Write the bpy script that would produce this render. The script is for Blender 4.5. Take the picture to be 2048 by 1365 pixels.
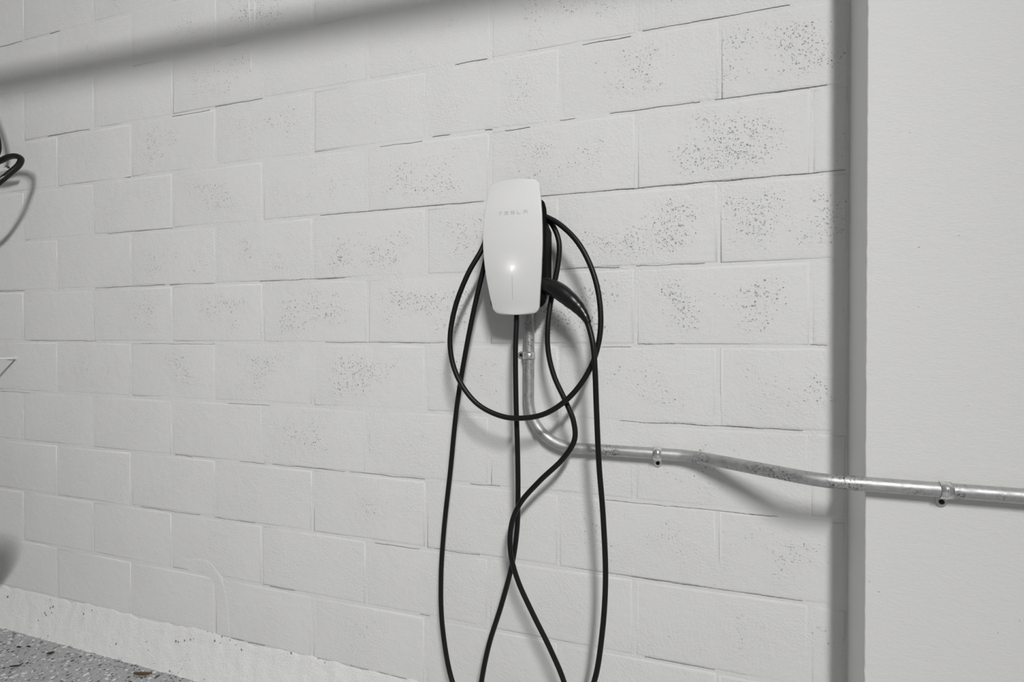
import bpy, bmesh, math, random
from mathutils import Vector, Matrix, noise

random.seed(7)
scene = bpy.context.scene
for o in list(bpy.data.objects):
    bpy.data.objects.remove(o, do_unlink=True)
COL = scene.collection

# ------------------------------------------------------------------ camera
F, TH, D, H = 1069.77, 0.3263275, 1.4253585, 1.1775922
PITCH, ROLL = -0.00296500, -0.00314486
CAM = Vector((0, -D, H))
_R0 = Vector((math.cos(TH), math.sin(TH), 0))
_F0 = Vector((-math.sin(TH) * math.cos(PITCH), math.cos(TH) * math.cos(PITCH), math.sin(PITCH)))
_U0 = _R0.cross(_F0)
CR = _R0 * math.cos(ROLL) - _U0 * math.sin(ROLL)
CU = _R0 * math.sin(ROLL) + _U0 * math.cos(ROLL)
cam_data = bpy.data.cameras.new('camera')
cam_data.sensor_width = 36.0
cam_data.lens = 36.0 * F / 2048.0
cam_data.clip_start = 0.02
cam = bpy.data.objects.new('camera', cam_data)
COL.objects.link(cam)
m = Matrix.Identity(4)
for i in range(3):
    m[i][0], m[i][1], m[i][2], m[i][3] = CR[i], CU[i], -_F0[i], CAM[i]
cam.matrix_world = m
scene.camera = cam

# ------------------------------------------------------------------ world, light, exposure
world = bpy.data.worlds.new('world')
scene.world = world
world.use_nodes = True
bg = world.node_tree.nodes['Background']
bg.inputs[0].default_value = (1.0, 0.995, 0.985, 1)
bg.inputs[1].default_value = 0.125

LAMP = Vector((1.465, -4.20, 4.03))
LAMP_AIM = Vector((-4.7, 0.0, -2.7))
LAMP_POWER = 975.0
TUBE_N, TUBE_HALF = 7, 0.72       # one ceiling tube running away from the wall, lit along its length
lamps = []
lamp_data = bpy.data.lights.new('lamp_light', 'SPOT')
lamp_data.energy = LAMP_POWER / TUBE_N
lamp_data.spot_size = math.radians(110)
lamp_data.spot_blend = 1.0
lamp_data.shadow_soft_size = 0.17
lamp_data.color = (1.0, 0.995, 0.985)
for i in range(TUBE_N):
    lamp = bpy.data.objects.new('lamp_light', lamp_data)
    COL.objects.link(lamp)
    lamp.location = LAMP + Vector((0, TUBE_HALF * (2 * i / (TUBE_N - 1) - 1), 0))
    lamp.rotation_euler = (LAMP_AIM - LAMP).to_track_quat('-Z', 'Y').to_euler()
    lamps.append(lamp)

scene.view_settings.view_transform = 'Standard'
scene.view_settings.look = 'None'
scene.view_settings.exposure = 0.0
scene.view_settings.gamma = 1.0
scene.view_settings.use_curve_mapping = False


# ------------------------------------------------------------------ helpers
def at(px, py, d):
    """the point seen at a pixel that stands d metres in front of the block wall"""
    v = _F0 * F + CR * (px - 1024.0) + CU * (682.5 - py)
    return CAM + v * ((-d - CAM.y) / v.y)


def on_floor(px, py, z=0.0):
    v = _F0 * F + CR * (px - 1024.0) + CU * (682.5 - py)
    return CAM + v * ((z - CAM.z) / v.z)


def towards_lamp(px, py, d):
    s = at(px, py, 0.0)
    return s + (LAMP - s) * (d / -LAMP.y)


def mesh_obj(name, verts, faces, mat, parent=None, smooth=False, loc=None):
    me = bpy.data.meshes.new(name)
    me.from_pydata([tuple(v) for v in verts], [], faces)
    bm = bmesh.new(); bm.from_mesh(me)
    bmesh.ops.recalc_face_normals(bm, faces=bm.faces[:])
    bm.to_mesh(me); bm.free()
    if smooth:
        me.polygons.foreach_set('use_smooth', [True] * len(me.polygons))
    me.materials.append(mat)
    o = bpy.data.objects.new(name, me)
    COL.objects.link(o)
    if parent is not None:
        o.parent = parent
        o.matrix_parent_inverse = Matrix.Translation(-parent.location)
    if loc is not None:
        o.location = loc
    return o


def tag(o, label, cat, group=None):
    o['label'] = label
    o['category'] = cat
    if group:
        o['group'] = group
    return o


def struct(o, label=None, cat=None):
    o['kind'] = 'structure'
    if label: o['label'] = label
    if cat: o['category'] = cat
    return o


def empty(name, loc, label, cat, group=None):
    o = bpy.data.objects.new(name, None)
    COL.objects.link(o)
    o.location = loc
    o.empty_display_size = 0.05
    return tag(o, label, cat, group)


def box_geo(x0, x1, y0, y1, z0, z1):
    v = [(x0, y0, z0), (x1, y0, z0), (x1, y1, z0), (x0, y1, z0), (x0, y0, z1), (x1, y0, z1), (x1, y1, z1), (x0, y1, z1)]
    f = [(0, 3, 2, 1), (4, 5, 6, 7), (0, 1, 5, 4), (1, 2, 6, 5), (2, 3, 7, 6), (3, 0, 4, 7)]
    return v, f


def bevel_box(name, x0, x1, y0, y1, z0, z1, mat, parent=None, r=0.003, seg=2):
    v, f = box_geo(x0, x1, y0, y1, z0, z1)
    bm = bmesh.new()
    vs = [bm.verts.new(c) for c in v]
    for q in f:
        bm.faces.new([vs[i] for i in q])
    bmesh.ops.bevel(bm, geom=bm.edges[:], offset=r, segments=seg, profile=0.5, affect='EDGES')
    me = bpy.data.meshes.new(name); bm.to_mesh(me); bm.free()
    me.materials.append(mat)
    o = bpy.data.objects.new(name, me); COL.objects.link(o)
    if parent is not None:
        o.parent = parent
        o.matrix_parent_inverse = Matrix.Translation(-parent.location)
    return o


def catmull(pts, n=10):
    """smooth curve through points given as tuples of any length (centripetal enough for even spacing)"""
    P = [tuple(p) for p in pts]
    P = [tuple(2 * a - b for a, b in zip(P[0], P[1]))] + P + [tuple(2 * a - b for a, b in zip(P[-1], P[-2]))]
    out = []
    for i in range(1, len(P) - 2):
        p0, p1, p2, p3 = [Vector(p[:3]) for p in (P[i - 1], P[i], P[i + 1], P[i + 2])]
        t0 = 0.0
        t1 = t0 + max((p1 - p0).length, 1e-5) ** 0.5
        t2 = t1 + max((p2 - p1).length, 1e-5) ** 0.5
        t3 = t2 + max((p3 - p2).length, 1e-5) ** 0.5
        ext = P[i][3:]
        ext2 = P[i + 1][3:]
        for k in range(n):
            u = k / n
            t = t1 + (t2 - t1) * u
            a1 = p0 * ((t1 - t) / (t1 - t0)) + p1 * ((t - t0) / (t1 - t0))
            a2 = p1 * ((t2 - t) / (t2 - t1)) + p2 * ((t - t1) / (t2 - t1))
            a3 = p2 * ((t3 - t) / (t3 - t2)) + p3 * ((t - t2) / (t3 - t2))
            b1 = a1 * ((t2 - t) / (t2 - t0)) + a2 * ((t - t0) / (t2 - t0))
            b2 = a2 * ((t3 - t) / (t3 - t1)) + a3 * ((t - t1) / (t3 - t1))
            c = b1 * ((t2 - t) / (t2 - t1)) + b2 * ((t - t1) / (t2 - t1))
            w = u * u * (3 - 2 * u)
            out.append((c, [e + (g - e) * w for e, g in zip(ext, ext2)]))
    out.append((Vector(P[-2][:3]), list(P[-2][3:])))
    return out


def sweep(path, radius, seg=14, cap=True, close=False):
    """tube mesh along (point, [ra, rb]) samples; ra/rb override radius (rb along the frame's second axis)"""
    pts = [p for p, e in path]
    n = len(pts)
    T = []
    for i in range(n):
        if close:
            T.append((pts[(i + 1) % n] - pts[i - 1]).normalized())
        else:
            T.append((pts[min(i + 1, n - 1)] - pts[max(i - 1, 0)]).normalized())
    ref = Vector((0, -1, 0)) if abs(T[0].y) < 0.8 else Vector((0, 0, 1))
    N = (ref - T[0] * ref.dot(T[0])).normalized()
    verts, faces = [], []
    for i in range(n):
        N = (N - T[i] * N.dot(T[i])).normalized()
        Bv = T[i].cross(N)
        e = path[i][1]
        ra = e[0] if len(e) > 0 else radius
        rb = e[1] if len(e) > 1 else ra
        for k in range(seg):
            a = 2 * math.pi * k / seg
            verts.append(pts[i] + N * (ra * math.cos(a)) + Bv * (rb * math.sin(a)))
    rng = n if close else n - 1
    for i in range(rng):
        j = (i + 1) % n
        for k in range(seg):
            k2 = (k + 1) % seg
            faces.append((i * seg + k, i * seg + k2, j * seg + k2, j * seg + k))
    if cap and not close:
        faces.append(tuple(range(seg)))
        faces.append(tuple((n - 1) * seg + k for k in range(seg)))
    return verts, faces


# ------------------------------------------------------------------ materials
class NT:
    def __init__(self, name):
        self.mat = bpy.data.materials.new(name)
        self.mat.use_nodes = True
        self.t = self.mat.node_tree
        self.b = self.t.nodes['Principled BSDF']

    def n(self, kind, **kw):
        nd = self.t.nodes.new(kind)
        ins = kw.pop('ins', {})
        for k, v in kw.items():
            setattr(nd, k, v)
        for k, v in ins.items():
            self.put(nd.inputs[k], v)
        return nd

    def put(self, sock, v):
        if hasattr(v, 'is_linked'):
            self.t.links.new(v, sock)
        else:
            sock.default_value = v

    def math(self, op, a, b=0.5, clamp=False):
        nd = self.n('ShaderNodeMath', operation=op, use_clamp=clamp)
        self.put(nd.inputs[0], a); self.put(nd.inputs[1], b)
        return nd.outputs[0]

    def ramp(self, v, lo, hi, a=0.0, b=1.0, smooth=True):
        nd = self.n('ShaderNodeMapRange', interpolation_type='SMOOTHSTEP' if smooth else 'LINEAR')
        self.put(nd.inputs['Value'], v)
        nd.inputs['From Min'].default_value = lo; nd.inputs['From Max'].default_value = hi
        nd.inputs['To Min'].default_value = a; nd.inputs['To Max'].default_value = b
        return nd.outputs['Result']

    def mix(self, fac, a, b):
        nd = self.n('ShaderNodeMix', data_type='RGBA')
        self.put(nd.inputs[0], fac)
        self.put(nd.inputs[6], a); self.put(nd.inputs[7], b)
        return nd.outputs[2]

    def noise(self, vec, scale, detail=2.0, rough=0.5):
        nd = self.n('ShaderNodeTexNoise', ins={'Scale': scale, 'Detail': detail, 'Roughness': rough})
        self.put(nd.inputs['Vector'], vec)
        return nd.outputs['Fac']

    def bump(self, h, dist, strength=1.0, normal=None):
        nd = self.n('ShaderNodeBump', ins={'Height': h, 'Distance': dist, 'Strength': strength})
        if normal is not None: self.put(nd.inputs['Normal'], normal)
        return nd.outputs['Normal']


def grey(v, tint=(1, 1, 1)):
    return (v * tint[0], v * tint[1], v * tint[2], 1)


def plain(name, col, rough=0.5, metal=0.0, coat=0.0):
    t = NT(name)
    pos = t.n('ShaderNodeNewGeometry').outputs['Position']
    nz = t.noise(pos, 180.0, 2.0)
    t.put(t.b.inputs['Base Color'], t.mix(t.math('MULTIPLY', nz, 0.25), col, tuple(c * 0.82 for c in col[:3]) + (1,)))
    t.b.inputs['Roughness'].default_value = rough
    t.b.inputs['Metallic'].default_value = metal
    t.b.inputs['Coat Weight'].default_value = coat
    return t.mat


WHITE = (1.0, 1.0, 0.985)


def mat_block(name, centre=True):
    """thick white paint on concrete block: pores left open in clusters, roller stipple"""
    t = NT(name)
    pos = t.n('ShaderNodeNewGeometry').outputs['Position']
    sep = t.n('ShaderNodeSeparateXYZ'); t.put(sep.inputs[0], pos)
    warp = t.n('ShaderNodeTexNoise', ins={'Scale': 330.0, 'Detail': 1.0}); t.put(warp.inputs['Vector'], pos)
    wv = t.n('ShaderNodeVectorMath', operation='MULTIPLY_ADD'); t.put(wv.inputs[0], warp.outputs['Color'])
    wv.inputs[1].default_value = (0.005, 0.005, 0.005); t.put(wv.inputs[2], pos)
    wpos = wv.outputs[0]
    big = t.noise(pos, 5.5, 2.0, 0.6)
    mask = t.ramp(big, 0.28, 0.68, 0.10, 1.0)
    if centre:
        tc = t.n('ShaderNodeTexCoord').outputs['Object']
        cs = t.n('ShaderNodeSeparateXYZ'); t.put(cs.inputs[0], tc)
        ax = t.math('ABSOLUTE', cs.outputs['X']); az = t.math('ABSOLUTE', cs.outputs['Z'])
        cm = t.math('MULTIPLY', t.ramp(ax, 0.09, 0.20, 1.0, 0.15), t.ramp(az, 0.035, 0.10, 1.0, 0.10))
        mask = t.math('MULTIPLY', mask, cm)
        oi = t.n('ShaderNodeObjectInfo').outputs['Random']
        mask = t.math('MULTIPLY', mask, t.ramp(oi, 0.0, 1.0, 0.40, 1.15, False))
    else:
        mask = t.math('MULTIPLY', mask, 0.25)
    region = t.math('MULTIPLY', t.ramp(sep.outputs['X'], -2.7, -1.2, 0.35, 1.0), t.ramp(sep.outputs['Z'], 0.3, 1.35, 0.35, 1.0))
    mask = t.math('MULTIPLY', mask, region)
    pit, pitc = None, None
    for sc, dens, rmax, dk in ((150.0, 0.32, 2.5, 1.0), (240.0, 0.56, 1.6, 0.75)):
        vor = t.n('ShaderNodeTexVoronoi', feature='F1', ins={'Scale': sc}); t.put(vor.inputs['Vector'], wpos)
        csep = t.n('ShaderNodeSeparateColor'); t.put(csep.inputs[0], vor.outputs['Color'])
        # radius of each pore from its own random number; most stay closed
        op = t.math('SUBTRACT', csep.outputs[0], t.math('SUBTRACT', 1.0, t.math('MULTIPLY', mask, dens)))
        rad = t.math('MINIMUM', t.math('MULTIPLY', t.math('MAXIMUM', op, 0.0), rmax), 0.38)
        pi = t.ramp(t.math('SUBTRACT', rad, vor.outputs['Distance']), -0.01, 0.12)
        pc = t.math('MULTIPLY', pi, t.ramp(csep.outputs[1], 0.0, 0.9, 0.2 * dk, dk))
        pit = pi if pit is None else t.math('MAXIMUM', pit, pi)
        pitc = pc if pitc is None else t.math('MAXIMUM', pitc, pc)
    tone = t.noise(pos, 2.2, 3.0)
    base = t.mix(tone, grey(0.77, WHITE), grey(0.83, WHITE))
    t.put(t.b.inputs['Base Color'], t.mix(t.math('MULTIPLY', pitc, 0.76), base, grey(0.10, (1, 0.98, 0.94))))
    t.b.inputs['Roughness'].default_value = 0.62
    t.b.inputs['Specular IOR Level'].default_value = 0.3
    stip = t.noise(pos, 150.0, 3.0, 0.6)
    lump = t.noise(pos, 38.0, 3.0, 0.55)
    rough = t.ramp(big, 0.35, 0.65, 0.35, 1.0)
    h = t.math('ADD', t.math('MULTIPLY', stip, rough), t.math('MULTIPLY', lump, 0.8))
    h = t.math('SUBTRACT', h, t.math('MULTIPLY', pit, 1.6))
    t.put(t.b.inputs['Normal'], t.bump(h, 0.0024, 0.85))
    return t.mat


M_BLOCK = mat_block('painted_block')
M_MORTAR = mat_block('painted_mortar', False)


def mat_footing():
    t = NT('rough_painted_footing')
    pos = t.n('ShaderNodeNewGeometry').outputs['Position']
    vor = t.n('ShaderNodeTexVoronoi', feature='F1', ins={'Scale': 75.0}); t.put(vor.inputs['Vector'], pos)
    cs = t.n('ShaderNodeSeparateColor'); t.put(cs.inputs[0], vor.outputs['Color'])
    big = t.ramp(t.noise(pos, 11.0, 3.0), 0.48, 0.66)
    rad = t.math('MULTIPLY', t.math('MULTIPLY', t.math('POWER', cs.outputs[0], 2.5), big), 0.55)
    w = t.math('MULTIPLY', t.math('SUBTRACT', t.noise(pos, 260.0, 2.0), 0.5), 0.35)
    pit = t.ramp(t.math('SUBTRACT', rad, t.math('ADD', vor.outputs['Distance'], w)), -0.02, 0.07)
    t.put(t.b.inputs['Base Color'], t.mix(t.math('MULTIPLY', pit, 0.75), grey(0.93, WHITE), grey(0.16)))
    t.b.inputs['Roughness'].default_value = 0.7
    h = t.math('ADD', t.math('MULTIPLY', t.noise(pos, 60.0, 4.0, 0.65), 0.6), t.noise(pos, 210.0, 3.0, 0.7))
    h = t.math('SUBTRACT', h, t.math('MULTIPLY', pit, 1.2))
    t.put(t.b.inputs['Normal'], t.bump(h, 0.0042, 0.85))
    return t.mat


def mat_stucco():
    t = NT('painted_stucco')
    pos = t.n('ShaderNodeNewGeometry').outputs['Position']
    mp = t.n('ShaderNodeMapping'); t.put(mp.inputs['Vector'], pos)
    mp.inputs['Scale'].default_value = (0.55, 1.0, 1.1)
    v = mp.outputs[0]
    vor = t.n('ShaderNodeTexVoronoi', feature='F1', ins={'Scale': 60.0}); t.put(vor.inputs['Vector'], pos)
    cs = t.n('ShaderNodeSeparateColor'); t.put(cs.inputs[0], vor.outputs['Color'])
    rad = t.math('MULTIPLY', t.ramp(cs.outputs[0], 0.9, 1.0), 0.10)
    pit = t.ramp(t.math('SUBTRACT', rad, vor.outputs['Distance']), -0.02, 0.05)
    t.put(t.b.inputs['Base Color'], t.mix(t.math('MULTIPLY', pit, 0.7), grey(0.80, (1, 1, 0.98)), grey(0.15)))
    t.b.inputs['Roughness'].default_value = 0.6
    t.b.inputs['Specular IOR Level'].default_value = 0.3
    h = t.math('ADD', t.noise(v, 210.0, 3.0, 0.6), t.math('MULTIPLY', t.noise(v, 70.0, 2.0), 0.9))
    t.put(t.b.inputs['Normal'], t.bump(h, 0.0011, 0.6))
    return t.mat


def mat_floor():
    """grey epoxy broadcast with white, black and grey chips"""
    t = NT('flake_epoxy')
    pos = t.n('ShaderNodeNewGeometry').outputs['Position']
    col = None
    base = t.mix(t.noise(pos, 30.0, 3.0), grey(0.37, (1, 1, 1.03)), grey(0.45, (1, 1, 1.03)))
    h = None
    for sc, wh, bl in ((66.0, 0.82, 0.13), (120.0, 0.84, 0.13)):
        mp = t.n('ShaderNodeMapping'); t.put(mp.inputs['Vector'], pos)
        mp.inputs['Location'].default_value = (sc * 0.13, sc * 0.07, 0.37)
        vor = t.n('ShaderNodeTexVoronoi', feature='F1', distance='CHEBYCHEV', ins={'Scale': sc}); t.put(vor.inputs['Vector'], mp.outputs[0])
        cs = t.n('ShaderNodeSeparateColor'); t.put(cs.inputs[0], vor.outputs['Color'])
        inside = t.math('LESS_THAN', vor.outputs['Distance'], t.ramp(cs.outputs[1], 0, 1, 0.16, 0.42, False))
        white = t.math('MULTIPLY', t.math('GREATER_THAN', cs.outputs[0], wh), inside)
        black = t.math('MULTIPLY', t.math('LESS_THAN', cs.outputs[0], bl), inside)
        mid = t.math('MULTIPLY', t.math('LESS_THAN', t.math('ABSOLUTE', t.math('SUBTRACT', cs.outputs[0], 0.45)), 0.12), inside)
        base = t.mix(mid, base, grey(0.26))
        base = t.mix(white, base, grey(0.78))
        base = t.mix(black, base, grey(0.035))
    t.put(t.b.inputs['Base Color'], base)
    t.b.inputs['Roughness'].default_value = 0.45
    t.put(t.b.inputs['Normal'], t.bump(t.noise(pos, 120.0, 2.0), 0.0008, 0.5))
    return t.mat


def mat_galv():
    t = NT('galvanised_steel')
    pos = t.n('ShaderNodeNewGeometry').outputs['Position']
    vor = t.n('ShaderNodeTexVoronoi', feature='F1', ins={'Scale': 130.0}); t.put(vor.inputs['Vector'], pos)
    cs = t.n('ShaderNodeSeparateColor'); t.put(cs.inputs[0], vor.outputs['Color'])
    spk = t.ramp(t.noise(pos, 190.0, 3.0, 0.7), 0.48, 0.66)
    spk = t.math('MULTIPLY', spk, t.ramp(t.noise(pos, 14.0, 2.0), 0.44, 0.66))
    b = t.mix(t.math('MULTIPLY', cs.outputs[0], 0.5), grey(0.56), grey(0.42))
    t.put(t.b.inputs['Base Color'], t.mix(spk, b, grey(0.10)))
    t.b.inputs['Metallic'].default_value = 0.8
    t.put(t.b.inputs['Roughness'], t.ramp(t.noise(pos, 60.0, 3.0), 0.3, 0.7, 0.42, 0.58))
    return t.mat


M_FOOT = mat_footing()
M_STUCCO = mat_stucco()
M_FLOOR = mat_floor()
M_GALV = mat_galv()
M_CEIL = plain('ceiling_paint', grey(0.75), 0.8)
M_CRACK = plain('open_crack', grey(0.22, (1, 0.97, 0.93)), 0.95)
M_ZINC = plain('zinc_plated', grey(0.80), 0.25, 0.8)
M_SCREW = plain('dark_screw', grey(0.02), 0.4, 0.6)
M_PLATE = plain('white_gloss_plastic', grey(0.82, (1, 1, 0.985)), 0.22)
M_RIM = plain('white_rim_plastic', grey(0.9, (1, 1, 0.985)), 0.3)
M_BLACK = plain('black_plastic', grey(0.008), 0.75)
M_BLACK.node_tree.nodes['Principled BSDF'].inputs['Specular IOR Level'].default_value = 0.06
M_CABLE = plain('black_rubber', grey(0.0065), 0.45)
M_CABLE.node_tree.nodes['Principled BSDF'].inputs['Specular IOR Level'].default_value = 0.32
M_HANDLE = plain('satin_black_plastic', grey(0.009), 0.3)
M_LETTER = plain('pale_grey_print', grey(0.56), 0.3)
M_WMETAL = plain('white_painted_metal', grey(0.82), 0.4)
M_STEEL = plain('track_steel', grey(0.5), 0.4, 0.9)
M_BROWN = plain('dry_brown', (0.10, 0.065, 0.03, 1), 0.8)
M_DBROWN = plain('dark_litter', (0.035, 0.028, 0.02, 1), 0.85)
t = NT('status_led')
t.b.inputs['Base Color'].default_value = (1, 1, 1, 1)
t.b.inputs['Emission Color'].default_value = (1, 1, 0.97, 1)
t.b.inputs['Emission Strength'].default_value = 6.0
M_LED = t.mat
t = NT('lamp_lens')
t.b.inputs['Emission Color'].default_value = (1, 0.98, 0.95, 1)
t.b.inputs['Emission Strength'].default_value = 4.0
M_LENS = t.mat

# ------------------------------------------------------------------ setting
B = 0.2032                      # course height and half block length
XW0 = -2.58114752               # wall coordinate of the first perpend seen at the left
ZK = lambda k: 1.163 - (k - 6) * B
CX = 0.3415                     # where the projecting wall begins
P = 0.1335                      # how far it projects
CEIL = 4.22
XL, XR = -4.45, 2.6

v, f = box_geo(XL, XR, -7.0, 0.12, -0.08, 0.0)
struct(mesh_obj('floor', v, f, M_FLOOR), 'grey epoxy garage floor scattered with black and white chips', 'floor')
v, f = box_geo(XL, XR, -7.0, 0.12, CEIL, CEIL + 0.08)
struct(mesh_obj('ceiling', v, f, M_CEIL), 'plain white garage ceiling above the frame', 'ceiling')

# mortar body of the block wall: front face a fine, slightly uneven grid behind the block faces
nx, nz = 300, 250
verts, faces = [], []
for j in range(nz + 1):
    z = CEIL * j / nz
    for i in range(nx + 1):
        x = XL + (CX + 0.02 - XL) * i / nx
        q = Vector((x * 7.0, z * 11.0, 0.0))
        dep = 0.0008 + 0.0009 * noise.noise(q) + 0.0004 * noise.noise(q * 4.1)
        verts.append((x, max(0.0, dep), z))
for j in range(nz):
    for i in range(nx):
        a = j * (nx + 1) + i
        faces.append((a, a + 1, a + nx + 2, a + nx + 1))
b0 = len(verts)
bv, bf = box_geo(XL, CX + 0.02, 0.004, 0.12, 0.0, CEIL)
verts += bv
faces += [tuple(b0 + i for i in q) for q in bf if q != (0, 1, 5, 4)]
wall = mesh_obj('wall_back', verts, faces, M_MORTAR, smooth=False)
wall.data.polygons.foreach_set('use_smooth', [True] * (nx * nz) + [False] * (len(wall.data.polygons) - nx * nz))
struct(wall, 'white painted concrete block wall with running bond joints', 'wall')

# blocks
GAP = 0.0085


def block_mesh(name, w, h, seed):
    """pillowed block face: flat panel, two rounded steps, returns into the joint (rim jittered)"""
    rnd = random.Random(seed)
    hw, hh = w / 2, h / 2
    verts, faces = [], []
    rings_xy = []
    for inset, dep in ((0.0, 0.005), (0.0003, 0.0012), (0.0026, 0.0004), (0.0080, 0.0)):
        row = []
        a, c = hw - inset, hh - inset
        base = [(-a, -c), (0, -c), (a, -c), (a, c), (0, c), (-a, c)]
        for (x, z) in base:
            j = 0.0012 if 0 < inset < 0.005 else 0.0
            row.append(len(verts))
            verts.append((x + rnd.uniform(-j, j), dep, z + rnd.uniform(-j, j)))
        rings_xy.append(row)
    for r in range(3):
        A, C = rings_xy[r], rings_xy[r + 1]
        for k in range(6):
            k2 = (k + 1) % 6
            faces.append((A[k], A[k2], C[k2], C[k]))
    L = rings_xy[3]
    faces.append((L[0], L[1], L[4], L[5])); faces.append((L[1], L[2], L[3], L[4]))
    me = bpy.data.meshes.new(name)
    me.from_pydata(verts, [], faces)
    bm = bmesh.new(); bm.from_mesh(me)
    bmesh.ops.recalc_face_normals(bm, faces=bm.faces[:])
    # outward is -y
    if sum(fc.normal.y * fc.calc_area() for fc in bm.faces) > 0:
        bmesh.ops.reverse_faces(bm, faces=bm.faces[:])
    bm.to_mesh(me); bm.free()
    me.polygons.foreach_set('use_smooth', [True] * len(me.polygons))
    me.materials.append(M_BLOCK)
    return me


full = [block_mesh('block', 2 * B - GAP, B - GAP, s) for s in range(6)]
endw = CX - (XW0 + 14 * B)
endm = block_mesh('block', endw - GAP, B - GAP, 31)
halfm = block_mesh('block', CX - (XW0 + 13 * B) - GAP, B - GAP, 32)
rb = random.Random(3)


def put_block(me, x, z):
    o = bpy.data.objects.new('block', me)
    COL.objects.link(o)
    o.parent = wall
    o.location = (x + rb.uniform(-0.0015, 0.0015), rb.uniform(-0.0004, 0.0003), z + rb.uniform(-0.001, 0.001))
    o.rotation_euler = (rb.uniform(-0.0025, 0.0025), rb.uniform(-0.002, 0.002), rb.uniform(-0.0012, 0.0012))


for k in range(-9, 11):
    zc = (ZK(k) + ZK(k + 1)) / 2
    if zc + B / 2 > CEIL: continue
    start = 1 if k % 2 == 0 else 0
    i = start - 10
    while XW0 + i * B < XL: i += 2
    last = 13 if start == 1 else 14
    while i + 2 <= last:
        put_block(full[rb.randrange(6)], XW0 + (i + 1) * B, zc)
        i += 2
    if last == 14:
        put_block(endm, XW0 + 14 * B + endw / 2, zc)
    else:
        put_block(halfm, (XW0 + 13 * B + CX) / 2, zc)

# open hairline cracks along the joints, traced as (pixel path), each a thin ragged ribbon lying in the joint
CRACKS = [
    [(1083, 402), (1180, 393), (1272, 383), (1350, 375), (1440, 368), (1530, 360), (1625, 352), (1690, 345)],
    [(640, 419), (720, 414), (800, 408), (880, 406), (968, 401)],
    [(655, 432), (700, 428), (745, 426)], [(865, 275), (900, 272)], [(1010, 258), (1060, 253)], [(1120, 246), (1150, 241)],
    [(760, 290), (810, 284), (845, 280)], [(910, 135), (950, 124), (975, 116)], [(1165, 90), (1215, 78), (1262, 68)],
    [(1285, 62), (1380, 45), (1480, 27), (1580, 8)], [(1220, 231), (1320, 216), (1400, 205)], [(1430, 203), (1540, 187), (1655, 170)],
    [(1272, 536), (1340, 533), (1410, 531)], [(1120, 545), (1200, 538), (1240, 536)],
    [(1203, 692), (1262, 692)], [(1275, 692), (1350, 693)], [(1620, 695), (1655, 696)],
    [(1240, 845), (1330, 849), (1420, 853), (1470, 858), (1530, 863), (1606, 867)],
    [(1212, 995), (1270, 1000), (1340, 1009), (1420, 1018), (1500, 1027), (1556, 1032)],
    [(1262, 1160), (1350, 1172), (1430, 1186), (1530, 1200), (1605, 1213)], [(1290, 1318), (1360, 1331), (1430, 1345)],
    [(60, 682), (120, 682), (192, 683)], [(520, 564), (590, 563), (690, 560)], [(650, 686), (740, 688)], [(280, 685), (430, 685)],
    [(0, 584), (50, 583)], [(190, 580), (330, 573)], [(340, 569), (430, 567)],
    [(215, 467), (290, 460), (345, 457)], [(250, 361), (262, 357), (190, 365)][:2], [(430, 217), (525, 196)], [(345, 234), (420, 220)],
    [(95, 272), (180, 260)], [(0, 88), (45, 80)], [(100, 66), (120, 62)],
    [(350, 913), (385, 911)], [(480, 922), (530, 926)], [(545, 929), (600, 937), (690, 944)], [(700, 946), (850, 959)], [(940, 968), (1000, 977)],
    [(455, 800), (540, 806)], [(0, 779), (60, 781)], [(280, 1016), (400, 1032)], [(430, 1037), (510, 1048)], [(750, 1085), (840, 1100)],
    [(870, 1098), (960, 1112)], [(540, 1170), (590, 1180)], [(840, 1231), (860, 1235)], [(462, 1276), (530, 1290)], [(700, 1330), (830, 1363)],
    [(740, 690), (800, 689), (890, 691)], [(970, 262), (985, 260)],
]
rc = random.Random(11)
STRONG = {0: 1.35, 17: 1.5, 18: 1.2, 1: 0.9, 19: 0.9, 22: 1.1, 7: 1.0, 9: 0.5, 10: 0.45, 11: 0.4}
for ci, tr in enumerate(CRACKS):
    wmul = STRONG.get(ci, rc.uniform(0.4, 0.75))
    p0, p1 = at(*tr[0], 0.0), at(*tr[-1], 0.0)
    zm = (p0.z + p1.z) / 2
    kk = round(6 - (zm - 1.163) / B)
    zl = ZK(kk) + (GAP / 2 if rc.random() < 0.75 else -GAP / 2)       # along the edge of the joint
    nseg = max(12, int((p1.x - p0.x) / 0.0022))
    path = [Vector((p0.x + (p1.x - p0.x) * i / nseg, 0, zl)) for i in range(nseg + 1)]
    verts, faces = [], []
    n = len(path)
    for i, p in enumerate(path):
        u = i / (n - 1)
        wob = 0.0022 * noise.noise(Vector((p.x * 18, ci * 3.1, 0))) + 0.0009 * noise.noise(Vector((p.x * 130, ci * 1.7, 2)))
        wd = 0.00062 * wmul * max(0.03, 0.34 + 1.1 * noise.noise(Vector((p.x * 14, ci * 5.3, 4))) + 0.8 * noise.noise(Vector((p.x * 150, ci * 2.3, 7))))
        wd *= min(1, 6 * u + 0.15, 6 * (1 - u) + 0.15)
        for s, y in ((1, -0.0011), (-1, -0.0011), (-1, 0.003), (1, 0.003)):
            verts.append((p.x, y, p.z + wob + s * wd))
    for i in range(n - 1):
        for k in range(4):
            k2 = (k + 1) % 4
            faces.append((i * 4 + k, i * 4 + k2, i * 4 + 4 + k2, i * 4 + 4 + k))
    faces.append((0, 1, 2, 3)); e0 = (n - 1) * 4; faces.append((e0, e0 + 1, e0 + 2, e0 + 3))
    mesh_obj('crack', verts, faces, M_CRACK, wall)

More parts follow.
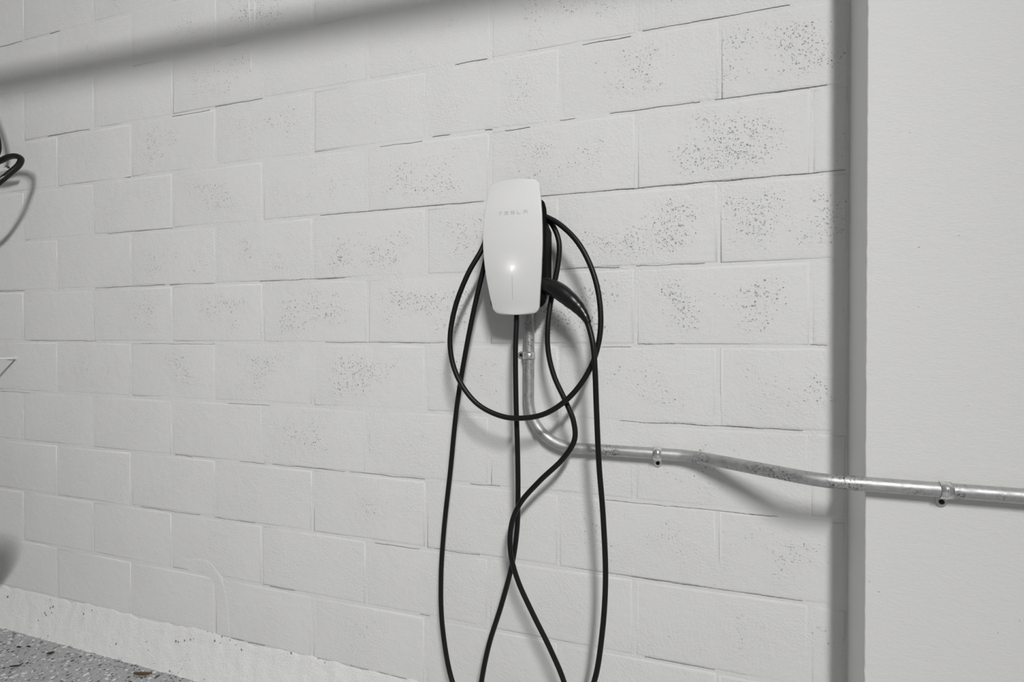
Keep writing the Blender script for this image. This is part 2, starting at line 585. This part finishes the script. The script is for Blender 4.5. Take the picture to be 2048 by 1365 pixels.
# old paint drip and the trowelled patch near the floor
drip = [(497, 0), (499, 40), (501, 80), (502, 110), (501, 142)]
v, f = sweep(catmull([(*at(x, y, 0.0005), 0.0016 + 0.0006 * (i == 4)) for i, (x, y) in enumerate(drip)], 6), 0.0016, 8)
mesh_obj('paint_drip', v, f, M_MORTAR, wall, True)
drip = [(508, 0), (509, 30), (507, 62), (503, 96)]
v, f = sweep(catmull([(*at(x, y, 0.0003), 0.0014) for x, y in drip], 6), 0.0014, 8)
mesh_obj('paint_drip', v, f, M_MORTAR, wall, True)
ridge = [(372, 1121), (395, 1118), (415, 1122), (430, 1136), (443, 1156), (451, 1182), (456, 1212), (458, 1240), (461, 1268)]
line = [at(x, y, 0) for x, y in ridge]
cen = at(392, 1215, 0)
verts, faces = [], []
SEC = ((-0.004, 0.0015), (0.0, -0.0004), (0.004, -0.0009), (0.012, -0.0008), (0.035, -0.0004), (0.06, 0.0012))
for p in line:
    dv = (cen - p).normalized()
    for q, y in SEC:
        verts.append((p.x + dv.x * q, y, p.z + dv.z * q))
ls = len(SEC)
for r in range(len(line) - 1):
    for k in range(ls - 1):
        faces.append((r * ls + k, r * ls + k + 1, (r + 1) * ls + k + 1, (r + 1) * ls + k))
mesh_obj('mortar_patch', verts, faces, M_MORTAR, wall, True)

# rough painted footing along the floor
nx, nz = 700, 22
verts, faces = [], []
ftop = ZK(11) + 0.004
for i in range(nx + 1):
    x = XL + (CX - XL) * i / nx
    top = ftop + 0.010 * noise.noise(Vector((x * 4, 0, 9))) + 0.010 * noise.noise(Vector((x * 22, 0, 3)))
    low = 0.004 * noise.noise(Vector((x * 30, 5, 0))) + 0.003 * noise.noise(Vector((x * 90, 5, 0)))
    for j in range(nz + 1):
        u = j / nz
        z = u * top
        out = 0.036 * (1 - u) ** 1.05 + 0.0006
        out += (0.0016 * noise.noise(Vector((x * 24, z * 24, 1))) + 0.0013 * noise.noise(Vector((x * 75, z * 75, 5)))) * min(1, 5 * (1 - u))
        if j == nz: out = -0.001
        if j == 0: out += low
        verts.append((x, -out, max(z, 0.0)))
for i in range(nx):
    for j in range(nz):
        a = i * (nz + 1) + j
        faces.append((a, a + nz + 1, a + nz + 2, a + 1))
struct(mesh_obj('baseboard_back', verts, faces, M_FOOT, smooth=True), 'rough white painted concrete footing strip along the floor', 'footing')

# projecting wall at the right: stucco box whose left edge is slightly ragged
verts, faces = [], []
zs = [CEIL * i / 260 for i in range(261)]
prof = [(CX, 0.03), (CX, -P + 0.012), (CX, -P + 0.0022), (CX + 0.0007, -P + 0.0007), (CX + 0.0022, -P), (CX + 0.012, -P), (XR, -P), (XR, 0.03)]
for z in zs:
    j = 0.0010 * noise.noise(Vector((z * 40, 1, 0))) + 0.0007 * noise.noise(Vector((z * 130, 3, 0)))
    for i, (x, y) in enumerate(prof):
        verts.append((x + (j if 2 <= i <= 4 else 0), y - (0.6 * j if 2 <= i <= 4 else 0), z))
npf = len(prof)
for r in range(len(zs) - 1):
    for k in range(npf - 1):
        faces.append((r * npf + k, r * npf + k + 1, (r + 1) * npf + k + 1, (r + 1) * npf + k))
struct(mesh_obj('wall_right', verts, faces, M_STUCCO), 'projecting white stucco wall at the right crossed by the conduit', 'wall')

# ------------------------------------------------------------------ wall charger
XC = -0.4365
charger = empty('ev_charger', (XC, 0, at(1040, 627, 0.1).z), 'white faced black wall charger with coiled black cable on the block wall', 'charger')
ZB, ZT = at(1040, 629, 0.108).z, at(1034, 359, 0.128).z
HT = ZT - ZB


def lerp_table(tab, u):
    for (a, x), (b, y) in zip(tab, tab[1:]):
        if u <= b:
            w = (u - a) / (b - a)
            return x + (y - x) * w
    return tab[-1][1]


def smooth_table(tab, u):
    return sum(lerp_table(tab, min(1, max(0, u + o))) for o in (-.06, -.03, 0, .03, .06)) / 5


W_TAB = [(0.0, 0.0600), (0.12, 0.0660), (0.3, 0.0735), (0.5, 0.0780), (0.7, 0.0770), (0.88, 0.0700), (1.0, 0.0640)]
D_TAB = [(0.0, 0.110), (0.15, 0.126), (0.35, 0.141), (0.55, 0.147), (0.75, 0.144), (1.0, 0.128)]


def plate_pt(s, u, lift=0.0):
    """s -1..1 across, u 0..1 up the faceplate"""
    w = smooth_table(W_TAB, u)
    r = 0.020
    dz = min(u, 1 - u) * HT
    if dz < r: w = w - r + math.sqrt(max(0.0, r * r - (r - dz) ** 2))
    d = smooth_table(D_TAB, u)
    bow = 0.006 * s * s
    zz = ZB + u * HT + (0.0 - 0.002 * s * s * (1 if u > 0.5 else -1) * abs(2 * u - 1) ** 6)
    return Vector((XC + s * w, -(d - bow + lift), zz))


us = []
n_u = 64
for i in range(n_u + 1):
    a = i / n_u
    us.append(0.5 - 0.5 * math.cos(math.pi * a))
ns = 28
verts, faces = [], []
for u in us:
    for k in range(ns + 1):
        s = -math.cos(math.pi * k / ns)
        verts.append(plate_pt(s, u))
for i in range(n_u):
    for k in range(ns):
        a = i * (ns + 1) + k
        faces.append((a, a + 1, a + ns + 2, a + ns + 1))
per = [k for k in range(ns + 1)] + [i * (ns + 1) + ns for i in range(1, n_u + 1)] + \
      [n_u * (ns + 1) + k for k in range(ns - 1, -1, -1)] + [i * (ns + 1) for i in range(n_u - 1, 0, -1)]
cen = Vector((XC, 0, (ZB + ZT) / 2))
prev = per
for grow, back in ((0.0012, 0.0010), (0.0016, 0.004), (0.0006, 0.013), (-0.006, 0.015)):
    row = []
    for idx in per:
        p = Vector(verts[idx])
        o = Vector((p.x - cen.x, 0, (p.z - cen.z) * 0.5)).normalized()
        row.append(len(verts))
        verts.append(p + o * grow + Vector((0, back, 0)))
    for k in range(len(per)):
        k2 = (k + 1) % len(per)
        faces.append((prev[k], prev[k2], row[k2], row[k]))
    prev = row
plate = mesh_obj('faceplate', verts, faces, M_PLATE, charger, True)
plate['label'] = 'glossy white bowed faceplate'


def subpart(name, verts, faces, mat, parent, smooth=False):
    """child of a part (parts of the charger keep world coordinates in their meshes)"""
    o = mesh_obj(name, verts, faces, mat, None, smooth)
    o.parent = parent
    o.matrix_parent_inverse = Matrix.Identity(4)
    return o


# lettering on the plate: strokes as thin raised strips following the bow
def plate_uv(px, py):
    best, bs = None, 1e9
    s, u = 0.0, 0.5
    step = 0.25
    for _ in range(40):
        for ds in (-step, 0, step):
            for du in (-step, 0, step):
                q = plate_pt(min(1, max(-1, s + ds)), min(1, max(0, u + du)))
                w = q - CAM
                z = w.dot(_F0)
                x, y = 1024 + F * w.dot(CR) / z, 682.5 - F * w.dot(CU) / z
                e = (x - px) ** 2 + (y - py) ** 2
                if e < bs:
                    bs, best = e, (min(1, max(-1, s + ds)), min(1, max(0, u + du)))
        s, u = best
        step *= 0.75
    return best


GLYPH = {  # strokes in a unit cell: x0, x1, z0, z1
    'T': [(0, 1, .8, 1), (.4, .6, 0, .62)],
    'E': [(0, 1, .8, 1), (0, 1, .4, .6), (0, 1, 0, .2)],
    'S': [(0, 1, .8, 1), (0, .2, .4, .8), (0, 1, .4, .6), (.8, 1, .2, .4), (0, 1, 0, .2)],
    'L': [(0, .2, 0, 1), (.2, 1, 0, .2)],
    'A': [(0, 1, .8, 1), (0, .2, 0, .6), (.8, 1, 0, .6), (.2, .8, .4, .58)],
}
s0, u0 = plate_uv(997, 427.5)
s1, u1 = plate_uv(1055, 424)
uL = (u0 + u1) / 2
verts, faces = [], []
lw, lh = 0.0105, 0.0088
W0 = smooth_table(W_TAB, uL)
span = (s1 - s0) * W0
for gi, ch in enumerate('TESLA'):
    gx = s0 * W0 + gi * (span - lw) / 4
    for (a0, a1, c0, c1) in GLYPH[ch]:
        b0 = len(verts)
        for lift in (0.00035, -0.0006):
            for (a, c) in ((a0, c0), (a1, c0), (a1, c1), (a0, c1)):
                verts.append(plate_pt((gx + a * lw) / W0, uL + (c - 0.5) * lh / HT, lift))
        faces += [(b0, b0 + 1, b0 + 2, b0 + 3), (b0 + 4, b0 + 5, b0 + 6, b0 + 7)] + \
                 [(b0 + i, b0 + (i + 1) % 4, b0 + 4 + (i + 1) % 4, b0 + 4 + i) for i in range(4)]
let = subpart('lettering', verts, faces, M_LETTER, plate)
let['label'] = 'faint pale grey capital letters'


def plate_strip(name, pts, wd, lift, mat):
    verts, faces = [], []
    n = len(pts)
    for i, (s, u, k) in enumerate(pts):
        w = smooth_table(W_TAB, u)
        for sg in (-1, 1):
            for lf in (lift, -0.001):
                verts.append(plate_pt(s + sg * wd * k / w, u, lf))
    for i in range(n - 1):
        a, b = i * 4, i * 4 + 4
        for q in ((0, 2), (2, 3), (3, 1), (1, 0)):
            faces.append((a + q[0], a + q[1], b + q[1], b + q[0]))
    faces.append((0, 1, 3, 2)); a = 4 * n - 4; faces.append((a, a + 1, a + 3, a + 2))
    return subpart(name, verts, faces, mat, plate)


sa, ua = plate_uv(1025.5, 600)
sb, ub = plate_uv(1024, 552)
sl, ul = plate_uv(1023.3, 537)
plate_strip('light_slit', [(sa + (sb - sa) * i / 8, ua + (ub - ua) * i / 8, 1) for i in range(9)], 0.0004, 0.00012, plain('slit_grey', grey(0.42), 0.5))['label'] = 'thin grey status slit'
led = plate_strip('status_light', [(sl, ul + (i - 7) * 0.0024, max(0.12, math.sin(math.pi * (0.08 + 0.88 * (i / 14) ** 1.5)))) for i in range(15)], 0.0014, 0.0006, M_LED)
led['label'] = 'glowing white status light'
pl = bpy.data.lights.new('status_glow', 'POINT')
pl.energy = 0.005
pl.shadow_soft_size = 0.004
plo = bpy.data.objects.new('status_glow', pl)
COL.objects.link(plo)
plo.parent = plate
plo.location = plate_pt(sl, ul, 0.019) - charger.location * 0


# body: loft from the wall back section to the larger front section, rounded rectangle rings
def rr_ring(cx, cz, hw, hh, r, y, n=6):
    out = []
    for qx, qz, a0 in ((1, 1, 0), (-1, 1, 90), (-1, -1, 180), (1, -1, 270)):
        for i in range(n + 1):
            a = math.radians(a0 + 90 * i / n)
            out.append(Vector((cx + qx * (hw - r) + r * math.cos(a), y, cz + qz * (hh - r) + r * math.sin(a))))
    return out


def loft(rings, cap=True):
    verts, faces = [], []
    n = len(rings[0])
    for r in rings: verts += r
    for i in range(len(rings) - 1):
        for k in range(n):
            k2 = (k + 1) % n
            faces.append((i * n + k, i * n + k2, (i + 1) * n + k2, (i + 1) * n + k))
    if cap:
        faces.append(tuple(range(n))); faces.append(tuple((len(rings) - 1) * n + k for k in range(n)))
    return verts, faces


HB = at(1102, 520, 0.01).x - XC
zt_f, zb_f = at(1083, 392, 0.122).z, at(1083, 616, 0.094).z
zt_b, zb_b = at(1102, 455, 0.01).z, at(1102, 592, 0.01).z
rings = []
for (y, u, hw) in ((-0.0005, 0.0, HB - 0.003), (-0.004, 0.02, HB), (-0.03, 0.15, HB + 0.001), (-0.06, 0.50, HB + 0.003), (-0.082, 0.86, HB + 0.006), (-0.094, 1.0, HB + 0.006)):
    zt = zt_b + (zt_f - zt_b) * u; zb = zb_b + (zb_f - zb_b) * u
    rings.append(rr_ring(XC, (zt + zb) / 2, hw, (zt - zb) / 2, 0.018, y))
v, f = loft(rings)
mesh_obj('body', v, f, M_BLACK, charger, True)

# cable: from the underside down, up the right, once around the body, down the left, up to the handle
CABLE = [(1033, 606, .085), (1033, 640, .085), (1031, 700, .088), (1032, 800, .09), (1035, 900, .09), (1036, 985, .086), (1034, 1060, .078),
         (1024, 1130, .076), (1003, 1210, .08), (978, 1290, .085), (963, 1365, .09)]
low1 = [(958, 1420, .10), (972, 1462, .12), (1040, 1478, .14), (1110, 1462, .14), (1140, 1420, .12)]
CABLE2 = [(1128, 1365, .105), (1100, 1298, .10), (1064, 1225, .098), (1035, 1160, .097), (1021, 1104, .098), (1023, 1050, .098), (1040, 1008, .102), (1080, 962, .10),
          (1126, 918, .096), (1149, 880, .094), (1147, 843, .094), (1132, 805, .092), (1108, 752, .09), (1096, 700, .088), (1096, 648, .086),
          (1104, 590, .075), (1116, 530, .07), (1118, 485, .068), (1106, 452, .062), (1088, 432, .058),
          (1060, 416, .056), (1030, 411, .058), (1000, 424, .064), (980, 450, .085), (966, 494, .105),
          (935, 550, .118), (909, 620, .118), (900, 690, .120), (914, 752, .122), (952, 806, .122), (1000, 832, .122), (1040, 837, .122),
          (1090, 828, .121), (1140, 794, .118), (1180, 738, .112), (1199, 676, .108), (1200, 610, .104), (1186, 545, .098), (1157, 487, .092), (1118, 448, .08),
          (1085, 430, .074), (1050, 411, .076), (1012, 418, .082), (985, 460, .088), (970, 525, .088), (950, 610, .082), (932, 700, .078), (914, 812, .070),
          (901, 940, .062), (888, 1060, .056), (882, 1160, .056), (885, 1255, .06), (905, 1365, .075)]
low2 = [(935, 1428, .10), (985, 1478, .125), (1045, 1492, .135), (1110, 1474, .135), (1160, 1425, .125)]
CABLE3 = [(1188, 1365, .112), (1204, 1270, .108), (1211, 1160, .108), (1206, 1030, .112), (1198, 930, .116), (1193, 820, .125), (1190, 740, .13),
          (1186, 690, .128), (1178, 655, .12), (1171, 637, .119)]
pts = [at(*q) for q in CABLE + low1 + CABLE2 + low2 + CABLE3]
for p in pts: p.z = max(p.z, 0.009)
v, f = sweep(catmull([tuple(p) for p in pts], 9), 0.0069, 14)
cable = mesh_obj('cable', v, f, M_CABLE, charger, True)
cable['label'] = 'long black rubber cable hanging in loops'

# connector handle docked in the right side of the body
hp = [(1078, 566, .088, .017, .018), (1092, 571, .092, .019, .020), (1108, 577, .097, .020, .0215), (1124, 587, .103, .020, .022), (1140, 600, .108, .0185, .0205),
      (1154, 613, .112, .016, .0175), (1164, 625, .115, .0125, .0140), (1170, 634, .118, .0102, .0112), (1173.5, 640, .119, .0092, .0098)]
path = catmull([(*at(a, b, c), d, e) for a, b, c, d, e in hp], 8)
v, f = sweep(path, 0.02, 20)
handle = mesh_obj('connector_handle', v, f, M_HANDLE, charger, True)
handle['label'] = 'tapered black plug handle docked at the side'
rl = [(1172, 637.5, .119, .0088), (1175, 643, .1195, .0084), (1177, 647, .12, .0076)]
v, f = sweep(catmull([(*at(a, b, c), d) for a, b, c, d in rl], 4), 0.008, 14)
subpart('strain_relief', v, f, M_CABLE, handle, True)

# ------------------------------------------------------------------ conduit and straps
RC = 0.0147
dw = RC + 0.003
XV = at(1058, 710, dw).x
ZH = at(1300, 907, dw).z
BR = 0.125
path = []
ztop = at(1057, 606, dw).z
for i in range(13):
    path.append(Vector((XV, -dw, ztop + (ZH + BR - ztop) * i / 12)))
for i in range(1, 19):
    a = math.radians(90 * i / 18)
    path.append(Vector((XV + BR - BR * math.cos(a), -dw, ZH + BR - BR * math.sin(a))))
xa, xb = at(1385, 915, dw).x, at(1640, 960, P + dw).x
zc_end = at(1888, 981, P + dw).z
x0 = path[-1].x
for i in range(1, 16):
    path.append(Vector((x0 + (xa - 0.05 - x0) * i / 15, -dw, ZH)))
raw = [path[-1]]
n = 60
for i in range(1, n + 1):
    u = i / n
    x = (xa - 0.05) + (xb + 0.06 - xa + 0.05) * u
    w = min(1, max(0, (x - xa) / (xb - xa)))
    raw.append((x, w))
pts = []
for x, w in raw[1:]:
    ww = 0
    for o in range(-6, 7):       # box smoothing rounds the two offset bends
        q = min(1, max(0, (x + o * 0.006 - xa) / (xb - xa)))
        ww += q / 13
    pts.append(Vector((x, -(dw + P * ww), ZH + (zc_end - ZH) * ww)))
path += pts
for i in range(1, 14):
    path.append(Vector((pts[-1].x + (2.2 - pts[-1].x) * i / 13, -(dw + P), zc_end)))
v, f = sweep([(p, []) for p in path], RC, 22)
tag(mesh_obj('metal_conduit', v, f, M_GALV, None, True), 'galvanised steel conduit bending from the charger along the wall to the right', 'conduit')


def strap(c, axis, tab, label):
    """one hole strap: half band over the pipe, flat tab with a screw. axis = pipe direction, tab = side the tab lies on; c = pipe centre"""
    root = empty('conduit_strap', c + Vector((0, dw, 0)), label, 'strap', 'conduit straps')
    out = Vector((0, -1, 0))
    R1, R2 = RC + 0.0003, RC + 0.0024
    verts, faces = [], []
    prof = []
    for i in range(19):
        a = math.radians(-100 + 190 * i / 18)        # from the far side over the front to the tab side
        prof.append((math.sin(a), math.cos(a)))
    hwid = 0.0102
    secs = []
    for (s, co) in prof:
        for R in (R1, R2):
            for sg in (-1, 1):
                verts.append(c + tab * (s * R) + out * (co * R) + axis * (sg * hwid))
    n = len(prof)
    for i in range(n - 1):
        a, b = i * 4, i * 4 + 4
        for q in ((0, 1), (1, 3), (3, 2), (2, 0)):
            faces.append((a + q[0], a + q[1], b + q[1], b + q[0]))
    faces.append((0, 1, 3, 2)); e = 4 * n - 4; faces.append((e, e + 1, e + 3, e + 2))
    mesh_obj('band', verts, faces, M_ZINC, root, True)
    # raised rib along the band
    rp = [(c + tab * (s * (R2 + 0.0002)) + out * (co * (R2 + 0.0002)), [0.0014]) for s, co in prof[2:-1]]
    v, f = sweep(rp, 0.0014, 8)
    mesh_obj('rib', v, f, M_ZINC, root, True)
    # tab: rounded tongue flat on the wall
    ring = []
    L0, L1 = R1 - 0.001, RC + 0.0125
    outl = [(L0, -hwid)] + [(L1 + hwid * math.sin(math.radians(a)), -hwid * math.cos(math.radians(a))) for a in range(0, 181, 15)] + [(L0, hwid)]
    r0 = [c + out * (-dw + 0.0004) + tab * a + axis * b for a, b in outl]
    r1 = [c + out * (-dw + 0.0030) + tab * a + axis * b for a, b in outl]
    v, f = loft([r0, r1])
    mesh_obj('tab', v, f, M_ZINC, root)
    cs = c + tab * (L1 + 0.0002)
    rings = []
    for h, r in ((0.0025, 0.0050), (0.0040, 0.0050), (0.0052, 0.0036), (0.0054, 0.0016), (0.0046, 0.0012)):
        rings.append([cs + out * (-dw + h) + tab * (r * math.cos(2 * math.pi * k / 14)) + axis * (r * math.sin(2 * math.pi * k / 14)) for k in range(14)])
    v, f = loft(rings)
    mesh_obj('screw', v, f, M_SCREW, root, True)
    return root


ZAX, XAX = Vector((0, 0, 1)), Vector((1, 0, 0))
strap(Vector((XV, -dw, at(1056, 711, dw).z)), ZAX, -XAX, 'small bright pipe strap just below the charger, tab to the left')
strap(Vector((at(1315, 909, dw).x, -dw, ZH)), XAX, -ZAX, 'small bright pipe strap on the block wall right of the cable loops')
strap(Vector((at(1890, 979, P + dw).x, -dw - P, zc_end)), XAX, -ZAX, 'bright pipe strap with screw on the stucco wall at the right')

# ------------------------------------------------------------------ things at the left edge
hook_base = at(33, 717, 0.0)
hook = empty('wall_hook', hook_base, 'thin white metal hook jutting from the block wall at the left edge', 'hook')
L = 0.22
v, f = sweep(catmull([tuple(hook_base + Vector((0, 0.0, 0))), tuple(hook_base + Vector((0, -0.08, 0))), tuple(hook_base + Vector((0, -L, 0))),
                      tuple(hook_base + Vector((0, -L - 0.02, 0.012))), tuple(hook_base + Vector((0, -L - 0.024, 0.04)))], 6), 0.0042, 10)
mesh_obj('arm', v, f, M_WMETAL, hook, True)
bevel_box('mounting_plate', hook_base.x - 0.055, hook_base.x + 0.004, -0.0045, -0.0012, hook_base.z - 0.007, hook_base.z + 0.007, M_WMETAL, hook, 0.001, 1)

hb = at(-70, 352, 0.0)
bracket = empty('hose_bracket', hb, 'white hose bracket on the wall at the left edge', 'bracket')
bevel_box('back_plate', hb.x - 0.05, hb.x + 0.05, -0.008, -0.001, hb.z - 0.07, hb.z + 0.07, M_WMETAL, bracket, 0.002)
tip = at(20, 338, 0.06)
v, f = sweep(catmull([(*(hb + Vector((0, -0.004, 0))), 0.014), (*(hb + Vector((0.02, -0.04, 0.0))), 0.013), (*(at(-12, 345, 0.055)), 0.013), (*tip, 0.008)], 8), 0.012, 12)
mesh_obj('arm', v, f, M_WMETAL, bracket, True)
v, f = sweep([(tip + Vector((0.0, -0.004, 0.004)), [0.004]), (tip + Vector((0.006, -0.014, 0.006)), [0.004])], 0.004, 10)
mesh_obj('bolt', v, f, M_BROWN, bracket, True)

hose_pts = [(-30, 200, .075), (-9, 262, .07), (-4, 300, .065), (-16, 327, .062), (-2, 323, .066), (18, 314, .072), (34, 313, .080), (42, 319, .086), (37, 331, .10), (20, 346, .125), (0, 363, .15),
            (-40, 395, .18), (-95, 435, .19), (-160, 510, .19), (-230, 640, .19), (-280, 800, .18), (-290, 930, .25)]
hp3 = [at(*q) for q in hose_pts]
caster_px = [(-190, 1020), (-120, 1062), (-60, 1092), (-12, 1108), (10, 1118), (6, 1140), (-14, 1158), (-40, 1168)]  # unseen lump on the hose end, added and shaped for its blob shadow
caster_r = [.016, .019, .030, .044, .047, .040, .046, .030]
hp3.append(towards_lamp(*caster_px[0], 0.30))
hose = empty('rubber_hose', (hp3[-1].x, hp3[-1].y, 0.0), 'thick black rubber hose looping into view at the left edge', 'hose')
v, f = sweep(catmull([tuple(p) for p in hp3], 9), 0.0105, 16)
mesh_obj('tube', v, f, M_CABLE, hose, True)
v, f = sweep(catmull([(*towards_lamp(a, b, 0.30), r) for (a, b), r in zip(caster_px, caster_r)], 6), 0.03, 20)
mesh_obj('shadow_caster', v, f, M_BLACK, hose, True)
# worn white marks printed on the hose
for (px, py) in ((1, 357), (3.5, 355), (6.5, 353.5)):
    c = at(px, py, 0.158)
    v, f = sweep([(c + Vector((-0.0016, 0, -0.001)), [0.0012]), (c + Vector((0.0016, 0, 0.001)), [0.0012])], 0.0012, 6)
    mesh_obj('printed_mark', v, f, M_WMETAL, hose)

# ------------------------------------------------------------------ litter on the floor
def litter(px, py, length, width, ang, mat, label, name, cat, bend=0.3):
    c = on_floor(px, py, 0.003)
    ax = Vector((math.cos(ang), math.sin(ang), 0)); sd = Vector((-math.sin(ang), math.cos(ang), 0))
    q = []
    for i in range(7):
        u = i / 6 - 0.5
        w = width * (0.35 + 0.65 * math.cos(math.pi * u) ** 0.7) if abs(u) < 0.5 else width * 0.3
        q.append((c + ax * (u * length) + sd * (bend * length * (u * u - 0.1)) + Vector((0, 0, 0.001 + width * 0.25)), [max(width * 0.35, 0.0012), w * 0.5]))
    v, f = sweep(q, width, 8)
    o = mesh_obj(name, v, f, mat, None, True)
    tag(o, label, cat, 'leaf litter on the floor')


view_ang = math.atan2(CR.y, CR.x)
litter(285, 1350, 0.062, 0.012, view_ang, M_BROWN, 'brown curled leaf piece nearest the camera on the floor', 'dry_leaf', 'leaf', 0.2)
litter(101, 1308.5, 0.022, 0.009, view_ang + 0.5, M_DBROWN, 'dark leaf scrap in the middle of the floor patch', 'leaf_scrap', 'leaf', 0.1)
litter(38, 1296, 0.016, 0.007, view_ang, M_DBROWN, 'dark leaf scrap nearest the left edge of the photo', 'leaf_scrap', 'leaf', 0.15)
litter(57, 1295, 0.018, 0.006, view_ang - 0.2, M_DBROWN, 'small dark leaf scrap right beside the leftmost one', 'leaf_scrap', 'leaf', 0.1)
litter(30, 1334, 0.034, 0.006, view_ang + 0.2, M_DBROWN, 'thin dark twig on the floor at lower left', 'twig', 'twig', 0.1)

# ------------------------------------------------------------------ overhead things that only throw shadows into view
a, b = towards_lamp(0, 168, 0.50), towards_lamp(760, 22, 0.50)
dirv = (b - a).normalized()
A = a - dirv * 1.2; Bp = b + dirv * 1.6
track = empty('door_track', (A.x, A.y, A.z), 'steel overhead door track hung above the frame', 'track')
up = Vector((0, 0, 1)); side = dirv.cross(up).normalized()
prof = [(-0.022, -0.030), (0.022, -0.030), (0.022, 0.034), (0.016, 0.034), (0.016, -0.024), (-0.016, -0.024), (-0.016, 0.034), (-0.022, 0.034)]
r0 = [A + side * p + up * q for p, q in prof]; r1 = [Bp + side * p + up * q for p, q in prof]
v, f = loft([r0, r1])
mesh_obj('rail', v, f, M_STEEL, track)
for u in (0.03, 0.93):
    c = A.lerp(Bp, u)
    bevel_box('hanger', c.x - 0.015, c.x + 0.015, c.y - 0.003, c.y + 0.003, c.z + 0.02, CEIL, M_STEEL, track, 0.0008, 1)

fix = empty('ceiling_lamp', (LAMP.x, LAMP.y, CEIL), 'long white tube light on the ceiling behind the camera', 'lamp')
bevel_box('housing', LAMP.x - 0.11, LAMP.x + 0.11, LAMP.y - 0.66, LAMP.y + 0.66, CEIL - 0.05, CEIL, M_WMETAL, fix, 0.008)
for dx in (-0.05, 0.05):
    v, f = sweep([(Vector((LAMP.x + dx, LAMP.y - 0.6 + 1.2 * i / 10, CEIL - 0.07)), []) for i in range(11)], 0.013, 12)
    mesh_obj('tube', v, f, M_LENS, fix, True)
for lamp in lamps:
    lamp.parent = fix
    lamp.matrix_parent_inverse = Matrix.Translation(-fix.location)
